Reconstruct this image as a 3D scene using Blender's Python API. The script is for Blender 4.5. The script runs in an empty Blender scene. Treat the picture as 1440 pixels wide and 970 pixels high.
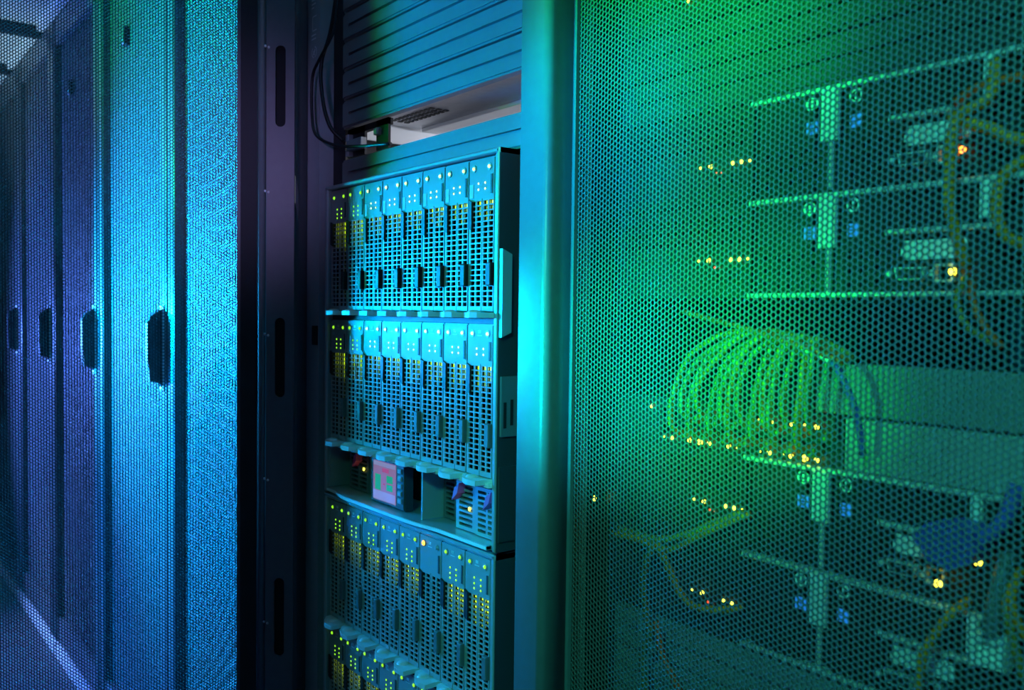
import bpy, math, random
import numpy as np
from mathutils import Vector, Matrix

random.seed(7)
SC = bpy.context.scene
COL = SC.collection
R = math.radians

# ------------------------------------------------------------------ camera
# X runs along the rack row (to the right), Y into the racks, Z up.
CAM_Z = 1.08
cd = bpy.data.cameras.new('camera')
cam = bpy.data.objects.new('camera', cd)
COL.objects.link(cam)
cd.sensor_width = 36.0
cd.lens = 1257.0 / 1440.0 * 36.0
cd.clip_start = 0.02
yaw, pitch, roll = R(37.7), R(2.05), R(0.7)
fwd = Vector((-math.cos(yaw), math.sin(yaw), 0))
rgt = Vector((math.sin(yaw), math.cos(yaw), 0))
up = Vector((0, 0, 1))
f2 = fwd * math.cos(pitch) - up * math.sin(pitch)
u2 = fwd * math.sin(pitch) + up * math.cos(pitch)
r3 = rgt * math.cos(roll) + u2 * math.sin(roll)
u3 = u2 * math.cos(roll) - rgt * math.sin(roll)
cm = Matrix((r3, u3, -f2)).transposed().to_4x4()
cm.translation = (0, 0, CAM_Z)
cam.matrix_world = cm
cd.dof.use_dof = True
cd.dof.focus_distance = 1.15
cd.dof.aperture_fstop = 7.0
SC.camera = cam

# ------------------------------------------------------------------ world, view
w = bpy.data.worlds.new('world')
SC.world = w
w.use_nodes = True
w.node_tree.nodes['Background'].inputs[0].default_value = (0.14, 0.14, 0.26, 1)
w.node_tree.nodes['Background'].inputs[1].default_value = 0.10
vs = SC.view_settings
vs.view_transform = 'Standard'
vs.look = 'None'
vs.exposure = 0.0
vs.gamma = 1.0
vs.use_curve_mapping = False

# ------------------------------------------------------------------ aisle lamps and added fill spots
def spot(name, loc, aim, color, watts, cone, blend=1.0, radius=0.03):
    l = bpy.data.lights.new(name, 'SPOT')
    l.color = color
    l.energy = watts
    l.spot_size = R(cone)
    l.spot_blend = blend
    l.shadow_soft_size = radius
    o = bpy.data.objects.new(name, l)
    COL.objects.link(o)
    o.location = loc
    o.rotation_euler = (Vector(aim) - Vector(loc)).to_track_quat('-Z', 'Y').to_euler()
    return o

spot('green_aisle_lamp', (-2.20, -0.352, 1.28), (-1.08, 0.62, 1.34), (0.0, 1.0, 0.10), 21, 62, 1.0, 0.02)
spot('blue_aisle_lamp', (-2.24, -0.34, 1.14), (-1.08, 0.62, 1.32), (0.0, 0.24, 1.0), 115, 62, 1.0, 0.02)
spot('cyan_row_lamp', (-2.90, -0.20, 1.12), (-1.80, 0.58, 1.08), (0.0, 0.40, 1.0), 1550, 88, 1.0, 0.05)
spot('indigo_row_lamp', (-4.30, -0.50, 0.95), (-3.05, 0.58, 0.85), (0.08, 0.20, 1.0), 600, 90, 1.0, 0.06)
spot('blue_low_lamp', (-2.75, -0.25, 0.35), (-2.00, 0.58, 0.45), (0.0, 0.22, 1.0), 190, 90, 1.0, 0.06)
spot('green_row_lamp', (-2.80, -0.30, 1.95), (-2.00, 0.58, 1.85), (0.0, 1.0, 0.30), 200, 70, 1.0, 0.06)
spot('green_door_lamp', (-0.78, -0.80, 1.45), (-0.560, 0.62, 1.36), (0.0, 1.0, 0.08), 430, 15, 1.0, 0.05)
spot('green_door_lamp', (-0.78, -0.80, 1.05), (-0.560, 0.62, 1.05), (0.0, 1.0, 0.08), 430, 15, 1.0, 0.05)
spot('cyan_door_fill', (-0.70, -0.85, 1.30), (-0.680, 0.60, 1.26), (0.0, 0.50, 1.0), 400, 12, 1.0, 0.04)  # added spots bringing cyan to the mesh beside the left stile
spot('cyan_door_fill', (-0.70, -0.85, 1.05), (-0.680, 0.60, 1.03), (0.0, 0.70, 1.0), 360, 12, 1.0, 0.04)
spot('teal_overhead_lamp', (0.10, -0.55, 1.75), (-0.40, 0.65, 1.02), (0.05, 0.9, 0.60), 95, 50, 1.0, 0.08)
spot('violet_channel_fill', (0.25, -0.75, 1.35), (-1.43, 0.50, 1.32), (0.50, 0.38, 1.0), 80, 13, 1.0, 0.08)  # added narrow spot tinting the slotted channel of the open door
spot('ceiling_fill', (-3.70, -0.60, 0.40), (-3.70, 0.30, 2.03), (0.45, 0.75, 1.0), 170, 46, 1.0, 0.1)  # added fill, brightens the ceiling panels from below
spot('floor_fill', (-3.30, -0.55, 1.30), (-3.30, 0.55, 0.0), (0.45, 0.70, 1.0), 60, 34, 1.0, 0.1)  # added fill, brightens the floor and white plinth

# ------------------------------------------------------------------ materials
MATS = {}
def mat(name, col, rough=0.5, metal=0.0, emit=None, estr=0.0, noise=0.0, nscale=80.0, bump=0.0, bscale=600.0, spec=0.5):
    m = bpy.data.materials.new(name)
    m.use_nodes = True
    nt = m.node_tree
    b = nt.nodes['Principled BSDF']
    b.inputs['Base Color'].default_value = (*col, 1)
    b.inputs['Roughness'].default_value = rough
    b.inputs['Metallic'].default_value = metal
    b.inputs['Specular IOR Level'].default_value = spec
    if emit:
        b.inputs['Emission Color'].default_value = (*emit, 1)
        b.inputs['Emission Strength'].default_value = estr
    if noise or bump:
        tc = nt.nodes.new('ShaderNodeTexCoord')
        if noise:
            n = nt.nodes.new('ShaderNodeTexNoise')
            n.inputs['Scale'].default_value = nscale
            n.inputs['Detail'].default_value = 4
            nt.links.new(tc.outputs['Object'], n.inputs['Vector'])
            mx = nt.nodes.new('ShaderNodeMix')
            mx.data_type = 'RGBA'
            mx.inputs['A'].default_value = (*[c * (1 - noise) for c in col], 1)
            mx.inputs['B'].default_value = (*[min(1, c * (1 + noise)) for c in col], 1)
            nt.links.new(n.outputs['Fac'], mx.inputs['Factor'])
            nt.links.new(mx.outputs['Result'], b.inputs['Base Color'])
        if bump:
            n2 = nt.nodes.new('ShaderNodeTexNoise')
            n2.inputs['Scale'].default_value = bscale
            nt.links.new(tc.outputs['Object'], n2.inputs['Vector'])
            bp = nt.nodes.new('ShaderNodeBump')
            bp.inputs['Strength'].default_value = bump
            bp.inputs['Distance'].default_value = 0.0005
            nt.links.new(n2.outputs['Fac'], bp.inputs['Height'])
            nt.links.new(bp.outputs['Normal'], b.inputs['Normal'])
    MATS[name] = m
    return m

M_RACK = mat('rack_paint', (0.12, 0.122, 0.13), 0.36, noise=0.12, bump=0.15)
M_MESH = mat('mesh_paint', (0.075, 0.075, 0.078), 0.42)
M_BLACK = mat('black_plastic', (0.012, 0.012, 0.014), 0.5)
M_INNER = mat('dark_interior', (0.012, 0.012, 0.013), 0.7, spec=0.2)
M_VOID = mat('vent_black', (0.003, 0.003, 0.0035), 0.8, spec=0.1)
M_RUBBER = mat('rubber', (0.015, 0.015, 0.017), 0.7)
M_POST = mat('post_grey', (0.34, 0.36, 0.38), 0.5, noise=0.1)
M_BLANK = mat('blank_panel_paint', (0.24, 0.24, 0.26), 0.45, noise=0.1, bump=0.1)
M_BLADE = mat('blade_metal', (0.30, 0.31, 0.33), 0.4, noise=0.08, nscale=40)
M_FRAME = mat('enclosure_metal', (0.38, 0.40, 0.43), 0.33, metal=0.3)
M_SIDE = mat('enclosure_side_shade', (0.035, 0.035, 0.045), 0.5)  # cheek faces away from the lamps; that shade is in the colour
M_SILVER = mat('lever_silver', (0.70, 0.72, 0.75), 0.3, metal=0.1)
M_TABG = mat('tab_grey', (0.13, 0.13, 0.15), 0.5)
M_TABW = mat('label_white', (0.75, 0.78, 0.8), 0.5)
M_MAG = mat('magenta_tab', (0.80, 0.10, 0.35), 0.45)
M_GALV = mat('galvanised', (0.65, 0.66, 0.7), 0.35, metal=0.5, noise=0.15)
M_PLINTH = mat('plinth_white', (0.8, 0.82, 0.85), 0.5)
M_FLOOR = mat('floor_vinyl', (0.10, 0.105, 0.12), 0.5, noise=0.2, nscale=30)
M_CEIL = mat('ceiling_panel', (0.62, 0.63, 0.64), 0.6, noise=0.06)
M_SERVER = mat('server_rear', (0.010, 0.011, 0.011), 0.55, noise=0.2, nscale=60, spec=0.2)
M_PLATE = mat('label_plate', (0.84, 0.86, 0.86), 0.5)
M_STEEL = mat('steel_edge', (0.70, 0.72, 0.73), 0.40, metal=0.3)
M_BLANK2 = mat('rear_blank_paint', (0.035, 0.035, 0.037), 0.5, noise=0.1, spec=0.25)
M_COVER = mat('cover_grey', (0.20, 0.21, 0.22), 0.5, noise=0.1)
M_GLINT = mat('lip_glint', (0.85, 0.87, 0.9), 0.25)  # pale colour carrying the highlight on the shelf lips
M_YCAB = mat('cable_yellow', (0.95, 0.24, 0.01), 0.5)
M_OCAB = mat('cable_orange', (0.95, 0.10, 0.01), 0.5)
M_GCAB = mat('cable_lime', (0.40, 0.20, 0.03), 0.5)
M_BCAB = mat('cable_blue', (0.08, 0.09, 0.55), 0.5)
M_KCAB = mat('cable_black', (0.012, 0.012, 0.014), 0.45)
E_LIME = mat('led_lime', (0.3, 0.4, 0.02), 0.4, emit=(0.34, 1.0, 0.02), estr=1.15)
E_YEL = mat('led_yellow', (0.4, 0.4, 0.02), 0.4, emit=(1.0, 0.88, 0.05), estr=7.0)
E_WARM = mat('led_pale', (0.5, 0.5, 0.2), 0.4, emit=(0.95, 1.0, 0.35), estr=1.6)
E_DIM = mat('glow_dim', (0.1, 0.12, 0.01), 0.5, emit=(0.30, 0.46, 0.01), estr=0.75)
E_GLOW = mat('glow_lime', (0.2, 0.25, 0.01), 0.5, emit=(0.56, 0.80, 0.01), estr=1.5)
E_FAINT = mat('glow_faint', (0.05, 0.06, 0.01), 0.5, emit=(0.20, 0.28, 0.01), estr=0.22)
E_ORANGE = mat('led_orange', (0.5, 0.2, 0.02), 0.4, emit=(1.0, 0.28, 0.03), estr=6.0)
E_RED = mat('led_red', (0.4, 0.02, 0.02), 0.4, emit=(1.0, 0.06, 0.02), estr=3.0)
E_BLUE = mat('led_blue', (0.02, 0.1, 0.4), 0.4, emit=(0.02, 0.30, 1.0), estr=0.55)
E_CYAN = mat('led_cyan', (0.02, 0.2, 0.4), 0.4, emit=(0.02, 0.65, 1.0), estr=1.2)
E_PINK = mat('screen_pink', (0.1, 0.05, 0.08), 0.2, emit=(0.62, 0.33, 0.55), estr=0.34)
E_LILAC = mat('screen_lilac', (0.1, 0.08, 0.1), 0.2, emit=(0.42, 0.42, 0.72), estr=0.45)
E_SGRN = mat('screen_green', (0.02, 0.1, 0.05), 0.2, emit=(0.02, 0.52, 0.24), estr=0.55)
E_SRED = mat('screen_red', (0.1, 0.02, 0.05), 0.2, emit=(0.75, 0.10, 0.25), estr=0.5)

# ------------------------------------------------------------------ mesh builder
class MB:
    def __init__(s):
        s.v = []; s.f = []; s.m = []; s.sm = []
    def quad(s, a, b, c, d, mi=0, smooth=False):
        n = len(s.v); s.v += [a, b, c, d]; s.f.append((n, n + 1, n + 2, n + 3)); s.m.append(mi); s.sm.append(smooth)
    def box(s, x0, x1, y0, y1, z0, z1, mi=0):
        n = len(s.v)
        s.v += [(x0, y0, z0), (x1, y0, z0), (x1, y1, z0), (x0, y1, z0), (x0, y0, z1), (x1, y0, z1), (x1, y1, z1), (x0, y1, z1)]
        for f in ((0, 3, 2, 1), (4, 5, 6, 7), (0, 1, 5, 4), (1, 2, 6, 5), (2, 3, 7, 6), (3, 0, 4, 7)):
            s.f.append(tuple(n + i for i in f)); s.m.append(mi); s.sm.append(False)
        return s
    def cbox(s, x0, x1, y0, y1, z0, z1, c, mi=0):
        # box with its four front (y0) edges chamfered by c
        n = len(s.v)
        s.v += [(x0, y1, z0), (x1, y1, z0), (x1, y1, z1), (x0, y1, z1),
                (x0, y0 + c, z0), (x1, y0 + c, z0), (x1, y0 + c, z1), (x0, y0 + c, z1),
                (x0 + c, y0, z0 + c), (x1 - c, y0, z0 + c), (x1 - c, y0, z1 - c), (x0 + c, y0, z1 - c)]
        for f in ((3, 2, 1, 0), (8, 9, 10, 11)):
            s.f.append(tuple(n + i for i in f)); s.m.append(mi); s.sm.append(False)
        for k in range(4):
            j = (k + 1) % 4
            s.f.append((n + k, n + j, n + 4 + j, n + 4 + k)); s.m.append(mi); s.sm.append(False)
            s.f.append((n + 4 + k, n + 4 + j, n + 8 + j, n + 8 + k)); s.m.append(mi); s.sm.append(False)
        return s
    def prism(s, pts, axis, a0, a1, mi=0, smooth=False):
        # pts: 2D outline, extruded along axis ('x','y','z') from a0 to a1
        def P(p, a):
            if axis == 'z': return (p[0], p[1], a)
            if axis == 'y': return (p[0], a, p[1])
            return (a, p[0], p[1])
        n = len(s.v); k = len(pts)
        s.v += [P(p, a0) for p in pts] + [P(p, a1) for p in pts]
        ar = sum(pts[i][0] * pts[(i + 1) % k][1] - pts[(i + 1) % k][0] * pts[i][1] for i in range(k))
        rev = (ar < 0) ^ (axis == 'y')
        fs = [tuple(reversed(range(k))), tuple(range(k, 2 * k))] + [(i, (i + 1) % k, k + (i + 1) % k, k + i) for i in range(k)]
        for q, f in enumerate(fs):
            if rev: f = tuple(reversed(f))
            s.f.append(tuple(n + i for i in f)); s.m.append(mi); s.sm.append(smooth and q > 1)
        return s
    def cyl(s, c, r, axis, a0, a1, n=12, mi=0, smooth=True):
        pts = [(c[0] + r * math.cos(2 * math.pi * i / n), c[1] + r * math.sin(2 * math.pi * i / n)) for i in range(n)]
        return s.prism(pts, axis, a0, a1, mi, smooth)
    def dome(s, c, r, h, n=12, rings=3, mi=0, axis='y', sign=-1):
        # dome on a plane; axis 'y': bulges towards -y ; axis 'z': bulges up
        n0 = len(s.v)
        for j in range(rings):
            t = (math.pi / 2) * j / rings
            for i in range(n):
                a = 2 * math.pi * i / n
                u, v, q = r * math.cos(t) * math.cos(a), r * math.cos(t) * math.sin(a), h * math.sin(t)
                s.v.append((c[0] + u, c[1] + sign * q, c[2] + v) if axis == 'y' else (c[0] + u, c[1] + v, c[2] + q))
        s.v.append((c[0], c[1] + sign * h, c[2]) if axis == 'y' else (c[0], c[1], c[2] + h))
        top = len(s.v) - 1
        for j in range(rings - 1):
            for i in range(n):
                i2 = (i + 1) % n
                s.f.append((n0 + j * n + i, n0 + j * n + i2, n0 + (j + 1) * n + i2, n0 + (j + 1) * n + i)); s.m.append(mi); s.sm.append(True)
        for i in range(n):
            s.f.append((n0 + (rings - 1) * n + i, n0 + (rings - 1) * n + (i + 1) % n, top)); s.m.append(mi); s.sm.append(True)
        return s
    def relief(s, xs, zs, dep, y0=0.0, back=None, mi=0):
        # front relief facing -y; dep[i][j] depth of cell (None: open), walls where depths differ
        nx, nz = len(xs) - 1, len(zs) - 1
        deep = max([d for c in dep for d in c if d is not None] + [0.0])
        bk = deep if back is None else back
        D = lambda i, j: (bk if dep[i][j] is None else dep[i][j])
        for i in range(nx):
            for j in range(nz):
                if dep[i][j] is None: continue
                y = y0 + dep[i][j]
                s.quad((xs[i], y, zs[j]), (xs[i + 1], y, zs[j]), (xs[i + 1], y, zs[j + 1]), (xs[i], y, zs[j + 1]), mi)
        for i in range(nx + 1):
            for j in range(nz):
                a = D(i - 1, j) if i > 0 else bk
                b = D(i, j) if i < nx else bk
                if abs(a - b) > 1e-7:
                    x = xs[i]
                    s.quad((x, y0 + a, zs[j]), (x, y0 + b, zs[j]), (x, y0 + b, zs[j + 1]), (x, y0 + a, zs[j + 1]), mi)
        for j in range(nz + 1):
            for i in range(nx):
                a = D(i, j - 1) if j > 0 else bk
                b = D(i, j) if j < nz else bk
                if abs(a - b) > 1e-7:
                    z = zs[j]
                    s.quad((xs[i], y0 + a, z), (xs[i + 1], y0 + a, z), (xs[i + 1], y0 + b, z), (xs[i], y0 + b, z), mi)
        return s
    def tube(s, pts, r, n=8, sub=6, mi=0):
        P = [Vector(p) for p in pts]
        if len(P) > 2:
            Q = [P[0] * 2 - P[1]] + P + [P[-1] * 2 - P[-2]]
            out = []
            for k in range(1, len(Q) - 2):
                for q in range(sub):
                    t = q / sub
                    a, b, c, d = Q[k - 1], Q[k], Q[k + 1], Q[k + 2]
                    out.append(0.5 * ((2 * b) + (c - a) * t + (2 * a - 5 * b + 4 * c - d) * t * t + (3 * b - a - 3 * c + d) * t ** 3))
            out.append(P[-1]); P = out
        n0 = len(s.v); nrm = None
        for k, p in enumerate(P):
            tg = (P[min(k + 1, len(P) - 1)] - P[max(k - 1, 0)]).normalized()
            if nrm is None:
                nrm = tg.orthogonal().normalized()
            else:
                nrm = (nrm - tg * nrm.dot(tg)).normalized()
            bn = tg.cross(nrm)
            for i in range(n):
                a = 2 * math.pi * i / n
                s.v.append(tuple(p + (nrm * math.cos(a) + bn * math.sin(a)) * r))
        for k in range(len(P) - 1):
            for i in range(n):
                i2 = (i + 1) % n
                s.f.append((n0 + k * n + i, n0 + k * n + i2, n0 + (k + 1) * n + i2, n0 + (k + 1) * n + i)); s.m.append(mi); s.sm.append(True)
        s.f.append(tuple(n0 + i for i in reversed(range(n)))); s.m.append(mi); s.sm.append(False)
        e = n0 + (len(P) - 1) * n
        s.f.append(tuple(e + i for i in range(n))); s.m.append(mi); s.sm.append(False)
        return s
    def mesh(s, name, mats):
        if not isinstance(mats, (list, tuple)): mats = [mats]
        me = bpy.data.meshes.new(name)
        me.from_pydata(s.v, [], s.f)
        for m in mats: me.materials.append(m)
        me.polygons.foreach_set('material_index', s.m)
        me.polygons.foreach_set('use_smooth', s.sm)
        me.update()
        return me

def obj(name, me, parent=None, loc=(0, 0, 0)):
    o = bpy.data.objects.new(name, me)
    COL.objects.link(o)
    o.parent = parent
    o.location = loc
    return o
def tag(o, label, cat=None, group=None, kind=None):
    if label: o['label'] = label
    if cat: o['category'] = cat
    if group: o['group'] = group
    if kind: o['kind'] = kind
    return o
def thing(name, label, cat, loc=(0, 0, 0), group=None):
    o = bpy.data.objects.new(name, None)
    o.empty_display_size = 0.05
    COL.objects.link(o)
    o.location = loc
    return tag(o, label, cat, group)
ORD = ['first', 'second', 'third', 'fourth', 'fifth', 'sixth', 'seventh', 'eighth', 'ninth', 'tenth', 'eleventh', 'twelfth', 'thirteenth', 'fourteenth', 'fifteenth', 'sixteenth']

FLOOR_Z = -0.045
RACK_TOP = 1.985

# ------------------------------------------------------------------ the setting
fl = obj('floor', MB().box(-7.5, 1.6, -1.4, 1.9, FLOOR_Z - 0.03, FLOOR_Z).mesh('floor', M_FLOOR)); fl['kind'] = 'structure'
ce = obj('ceiling', MB().box(-7.5, 1.6, -1.4, 0.60, 2.035, 2.06).mesh('ceiling', M_INNER)); ce['kind'] = 'structure'
pm = MB().cbox(-0.275, 0.275, -0.6, 0.6, -0.006, 0.006, 0.001).mesh('ceiling_panel', M_CEIL)
bm_ = MB().box(-0.022, 0.022, -1.0, 0.60, 1.985, 2.034).mesh('ceiling_bar', M_BLACK)
for k in range(14):
    xb = -7.08 + 0.6 * k + 0.092
    obj('ceiling_panel', pm, ce, (xb + 0.3 , -0.02, 2.024))
    obj('ceiling_bar', bm_, ce, (xb, 0, 0))
tr = obj('trim_1', MB().box(-7.5, 1.6, 0.58, 0.60, 2.0, 2.034).mesh('ceiling_edge_trim', M_PLINTH)); tr['kind'] = 'structure'

# ------------------------------------------------------------------ perforated door panel (one mesh, shared)
PW, PH, PITCH = 0.497, 1.80, 0.0052
def perforated():
    p = PITCH
    cw = p * math.sqrt(3) / 2
    nc, nr = int(PW / cw), int(PH / p)
    ii, jj = np.meshgrid(np.arange(nc), np.arange(nr), indexing='ij')
    cx = (ii.ravel() + 0.5) * cw
    cz = (jj.ravel() + 0.5 + 0.5 * (ii.ravel() % 2)) * p
    n = len(cx)
    ang = np.arange(6) * math.pi / 3
    ro = p / math.sqrt(3)
    ri = ro * 0.795
    t = 0.0016
    V = np.zeros((n, 24, 3), np.float32)
    for k, (r, y) in enumerate(((ro, 0), (ri, 0), (ri, t), (ro, t))):
        V[:, k * 6:(k + 1) * 6, 0] = cx[:, None] + r * np.cos(ang)
        V[:, k * 6:(k + 1) * 6, 1] = y
        V[:, k * 6:(k + 1) * 6, 2] = cz[:, None] + r * np.sin(ang)
    F = []
    for i in range(6):
        j = (i + 1) % 6
        F += [(i, j, 6 + j, 6 + i), (6 + i, 6 + j, 12 + j, 12 + i), (12 + i, 12 + j, 18 + j, 18 + i)]
    F = np.array(F, np.int32)
    Q = (F[None] + (np.arange(n, dtype=np.int32) * 24)[:, None, None]).reshape(-1)
    nq = len(Q) // 4
    me = bpy.data.meshes.new('perforated_panel')
    me.vertices.add(n * 24)
    me.vertices.foreach_set('co', V.reshape(-1))
    me.loops.add(len(Q))
    me.loops.foreach_set('vertex_index', Q)
    me.polygons.add(nq)
    me.polygons.foreach_set('loop_start', np.arange(nq, dtype=np.int32) * 4)
    me.materials.append(M_MESH)
    me.update(calc_edges=True)
    return me
PERF = perforated()

# ------------------------------------------------------------------ racks
DW, DH, DD = 0.59, 1.95, 0.043       # door width, height, depth
def rounded_stile(x0, x1, y0, y1, rad_l, rad_r):
    pts = [(x0, y1)]
    for cx, r, a0, a1 in ((x0 + rad_l, rad_l, 180, 270), (x1 - rad_r, rad_r, 270, 360)):
        for k in range(6):
            a = R(a0 + (a1 - a0) * k / 5)
            pts.append((cx + r * math.cos(a), y0 + r + r * math.sin(a)))
    pts.append((x1, y1))
    return pts
def door_mesh(rec=0.034):
    b = MB()
    b.prism(rounded_stile(0, 0.045, 0, DD, 0.003, 0.008), 'z', 0, DH, 0, True)
    b.prism(rounded_stile(DW - 0.047, DW, 0, DD, 0.008, 0.003), 'z', 0, DH, 0, True)
    b.box(0.045, DW - 0.047, 0.004, DD, 0, 0.075)
    b.box(0.045, DW - 0.047, 0.004, DD, DH - 0.075, DH)
    b.box(0.045, 0.0495, rec, rec + 0.0045, 0.075, DH - 0.075)
    b.box(DW - 0.0515, DW - 0.047, rec, rec + 0.0045, 0.075, DH - 0.075)
    return b.mesh('rack_door', M_RACK)
DOOR = door_mesh()
DOOR_FLAT = door_mesh(0.0145)   # the doors further along the row carry their panel closer to the front
HB = MB()
HB.cbox(-0.013, 0.013, -0.004, 0.0, -0.092, 0.092, 0.0015)
HANDLE_BASE = HB.mesh('handle_plate', M_STEEL)
HL = MB()
HL.prism([(0.0, -0.082), (-0.006, -0.074), (-0.026, -0.070), (-0.030, -0.02), (-0.030, 0.055), (-0.022, 0.070), (0.0, 0.084)], 'x', -0.009, 0.009)
HANDLE = HL.mesh('swing_handle', M_BLACK)
HINGE = MB().cyl((0.002, 0.046), 0.006, 'z', -0.035, 0.035, 10).box(-0.004, 0.03, 0.043, 0.047, -0.03, 0.03).mesh('hinge', M_BLACK)
SENSOR = MB().cbox(-0.012, 0.012, -0.014, 0.0, -0.022, 0.022, 0.003).mesh('door_sensor', M_BLACK)
SENSLED = MB().dome((0, 0, 0), 0.003, 0.002).mesh('indicator_light', E_CYAN)
POST_F = MB().box(0, 0.036, 0, 0.004, 0, 1.985).box(0, 0.004, 0.004, 0.06, 0, 1.985).box(0.032, 0.036, 0.004, 0.03, 0, 1.985).mesh('front_post', M_POST)
POST_FR = MB().box(0, 0.036, 0, 0.004, 0, 1.985).box(0.032, 0.036, 0.004, 0.06, 0, 1.985).box(0, 0.004, 0.004, 0.03, 0, 1.985).mesh('front_post_right', M_POST)
POST_B = MB().box(0, 0.04, -0.06, 0, 0, 1.985).mesh('rear_post', M_RACK)
SIDEP = MB().box(-0.0015, 0.0015, 0.06, 0.94, 0.02, 1.97).mesh('side_panel', M_INNER)
TOPP = MB().box(0.0, 0.6, 0.0, 1.0, 1.9855, 1.998).mesh('top_panel', M_RACK)
BASEP = MB().box(0.036, 0.564, 0.004, 1.0, -0.004, 0.02).mesh('base_frame', M_RACK)
REARP = MB().box(0.04, 0.56, 0.99, 1.0, 0.02, 1.985).mesh('rear_panel', M_INNER)
PLINTH = MB().cbox(0.008, 0.592, -0.042, 0.02, FLOOR_Z + 0.0005, -0.005, 0.002).mesh('plinth', M_PLINTH)
RAILM = MB()
for k in range(44):
    z = 0.03 + k * 0.04445
    RAILM.box(0.0, 0.018, 0, 0.002, z, z + 0.012)
RAILM.box(0.0, 0.004, 0, 0.002, 0.02, 1.97).box(0.014, 0.018, 0, 0.002, 0.02, 1.97)
RAIL = RAILM.mesh('mounting_rail', M_BLACK)
FRONT_Y = 0.625

def make_rack(xb, label, sensor_z=None, flat=True):
    py = 0.0190 if flat else 0.0385
    t = thing('server_rack', label, 'server rack', (xb, FRONT_Y, 0), 'racks standing in the row')
    obj('frame_post', POST_F, t, (0, 0, 0))
    obj('frame_post', POST_FR, t, (0.564, 0, 0))
    obj('frame_post', POST_B, t, (0.0, 1.0, 0))
    obj('frame_post', POST_B, t, (0.56, 1.0, 0))
    obj('side_panel', SIDEP, t, (0.003, 0, 0)); obj('side_panel', SIDEP, t, (0.597, 0, 0))
    obj('top_panel', TOPP, t); obj('base_frame', BASEP, t); obj('rear_panel', REARP, t)
    tag(obj('plinth', PLINTH, t), 'white plinth along the floor')
    d = obj('door', DOOR_FLAT if flat else DOOR, t, (0.005, -0.045, 0.02))
    tag(obj('perforated_panel', PERF, d, (0.0465, py, 0.0755)), 'steel panel punched with small round holes')
    tag(obj('handle_plate', HANDLE_BASE, d, (DW - 0.024, 0.0, 0.975)), None)
    tag(obj('swing_handle', HANDLE, d, (DW - 0.024, -0.004, 0.975)), 'black swing handle')
    if sensor_z:
        s = obj('door_sensor', SENSOR, d, (0.225, py - 0.0005, sensor_z))
        obj('indicator_light', SENSLED, d, (0.225, py - 0.0140, sensor_z - 0.010))
    return t, d

racks = {}
names = [('near', -0.747, 'rack with closed perforated door at far right, cables and servers behind it', None),
         ('open', -1.347, 'rack with its door swung open, holding the blade enclosures', None),
         ('l1', -1.947, 'closed perforated rack directly left of the open rack, partly behind its open door', None),
         ('l2', -2.547, 'closed perforated rack second to the left of the open rack, lit cyan', 1.72),
         ('l3', -3.147, 'closed perforated rack third to the left of the open rack, lit blue', 1.71),
         ('l4', -3.747, 'closed perforated rack fourth to the left of the open rack', None),
         ('l5', -4.347, 'closed perforated rack fifth to the left of the open rack', None),
         ('l6', -4.947, 'closed perforated rack sixth to the left of the open rack, at the photo edge', None)]
for key, xb, lab, sz in names:
    racks[key] = make_rack(xb, lab, sz, key not in ('near', 'open'))
# the open door: hinged on the left post and swung towards the aisle
ro_, od = racks['open']
od.rotation_euler = (0, 0, R(-127.7))
tip = Vector((-0.345 * math.sin(yaw) - 1.42 * math.cos(yaw), -0.345 * math.cos(yaw) + 1.42 * math.sin(yaw)))
rot = Matrix.Rotation(R(-127.7), 2)
org = tip - rot @ Vector((0, DD))
od.location = (org.x - (-1.347), org.y - FRONT_Y, 0.02)
# slotted channel on the inner face of the open door
def slot_plate(w_, z0, z1, slots, sw, y0, y1):
    b = MB(); cx = w_ / 2
    zs_ = z0
    for (a, c) in slots:
        b.box(0, w_, y0, y1, zs_, a - sw / 2)
        n = 8
        for sgn in (-1, 1):
            b.box(0 if sgn < 0 else cx + sw / 2, cx - sw / 2 if sgn < 0 else w_, y0, y1, a - sw / 2, c + sw / 2)
            for end, base in ((0, a), (1, c)):
                for k in range(n):
                    t0, t1 = math.pi / 2 * k / n, math.pi / 2 * (k + 1) / n
                    sg = -1 if end == 0 else 1
                    x0_, x1_ = cx + sgn * sw / 2 * math.cos(t0), cx + sgn * sw / 2 * math.cos(t1)
                    za, zb = base + sg * sw / 2 * math.sin(t0), base + sg * sw / 2 * math.sin(t1)
                    ze = base + sg * sw / 2
                    b.quad((x0_, y1, za), (x1_, y1, zb), (x1_, y1, ze), (x0_, y1, ze))
                    b.quad((x0_, y1, za), (x1_, y1, zb), (x1_, y0, zb), (x0_, y0, za))
        zs_ = c + sw / 2
    b.box(0, w_, y0, y1, zs_, z1)
    return b
SL = [(1.08 + dz - 0.055 - 0.02, 1.08 + dz + 0.055 - 0.02) for dz in (-0.91, -0.49, -0.075, 0.35, 0.77)]
ch = obj('slotted_channel', slot_plate(0.044, 0.03, DH - 0.03, SL, 0.016, 0.0475, 0.0515).mesh('slotted_channel', M_RACK), od)
tag(ch, 'inner channel with long rounded slots')
obj('channel_backing', MB().box(0.001, 0.043, 0.0435, 0.0455, 0.03, DH - 0.03).mesh('channel_backing', M_INNER), od)
rp = [(0.0455, 0.0435)] + [(0.0525 - 0.0065 * math.cos(R(a)), 0.0455 + 0.0055 * math.sin(R(a))) for a in range(0, 181, 22)] + [(0.0595, 0.0435)]
obj('channel_ridge', MB().prism(rp, 'z', 0.03, DH - 0.03, 0, True).mesh('channel_ridge', M_RACK), od)
obj('gasket_strip', MB().cbox(0.060, 0.0865, 0.0415, 0.0445, 0.03, DH - 0.03, 0.0005).mesh('gasket_strip', M_RUBBER), od)
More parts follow.
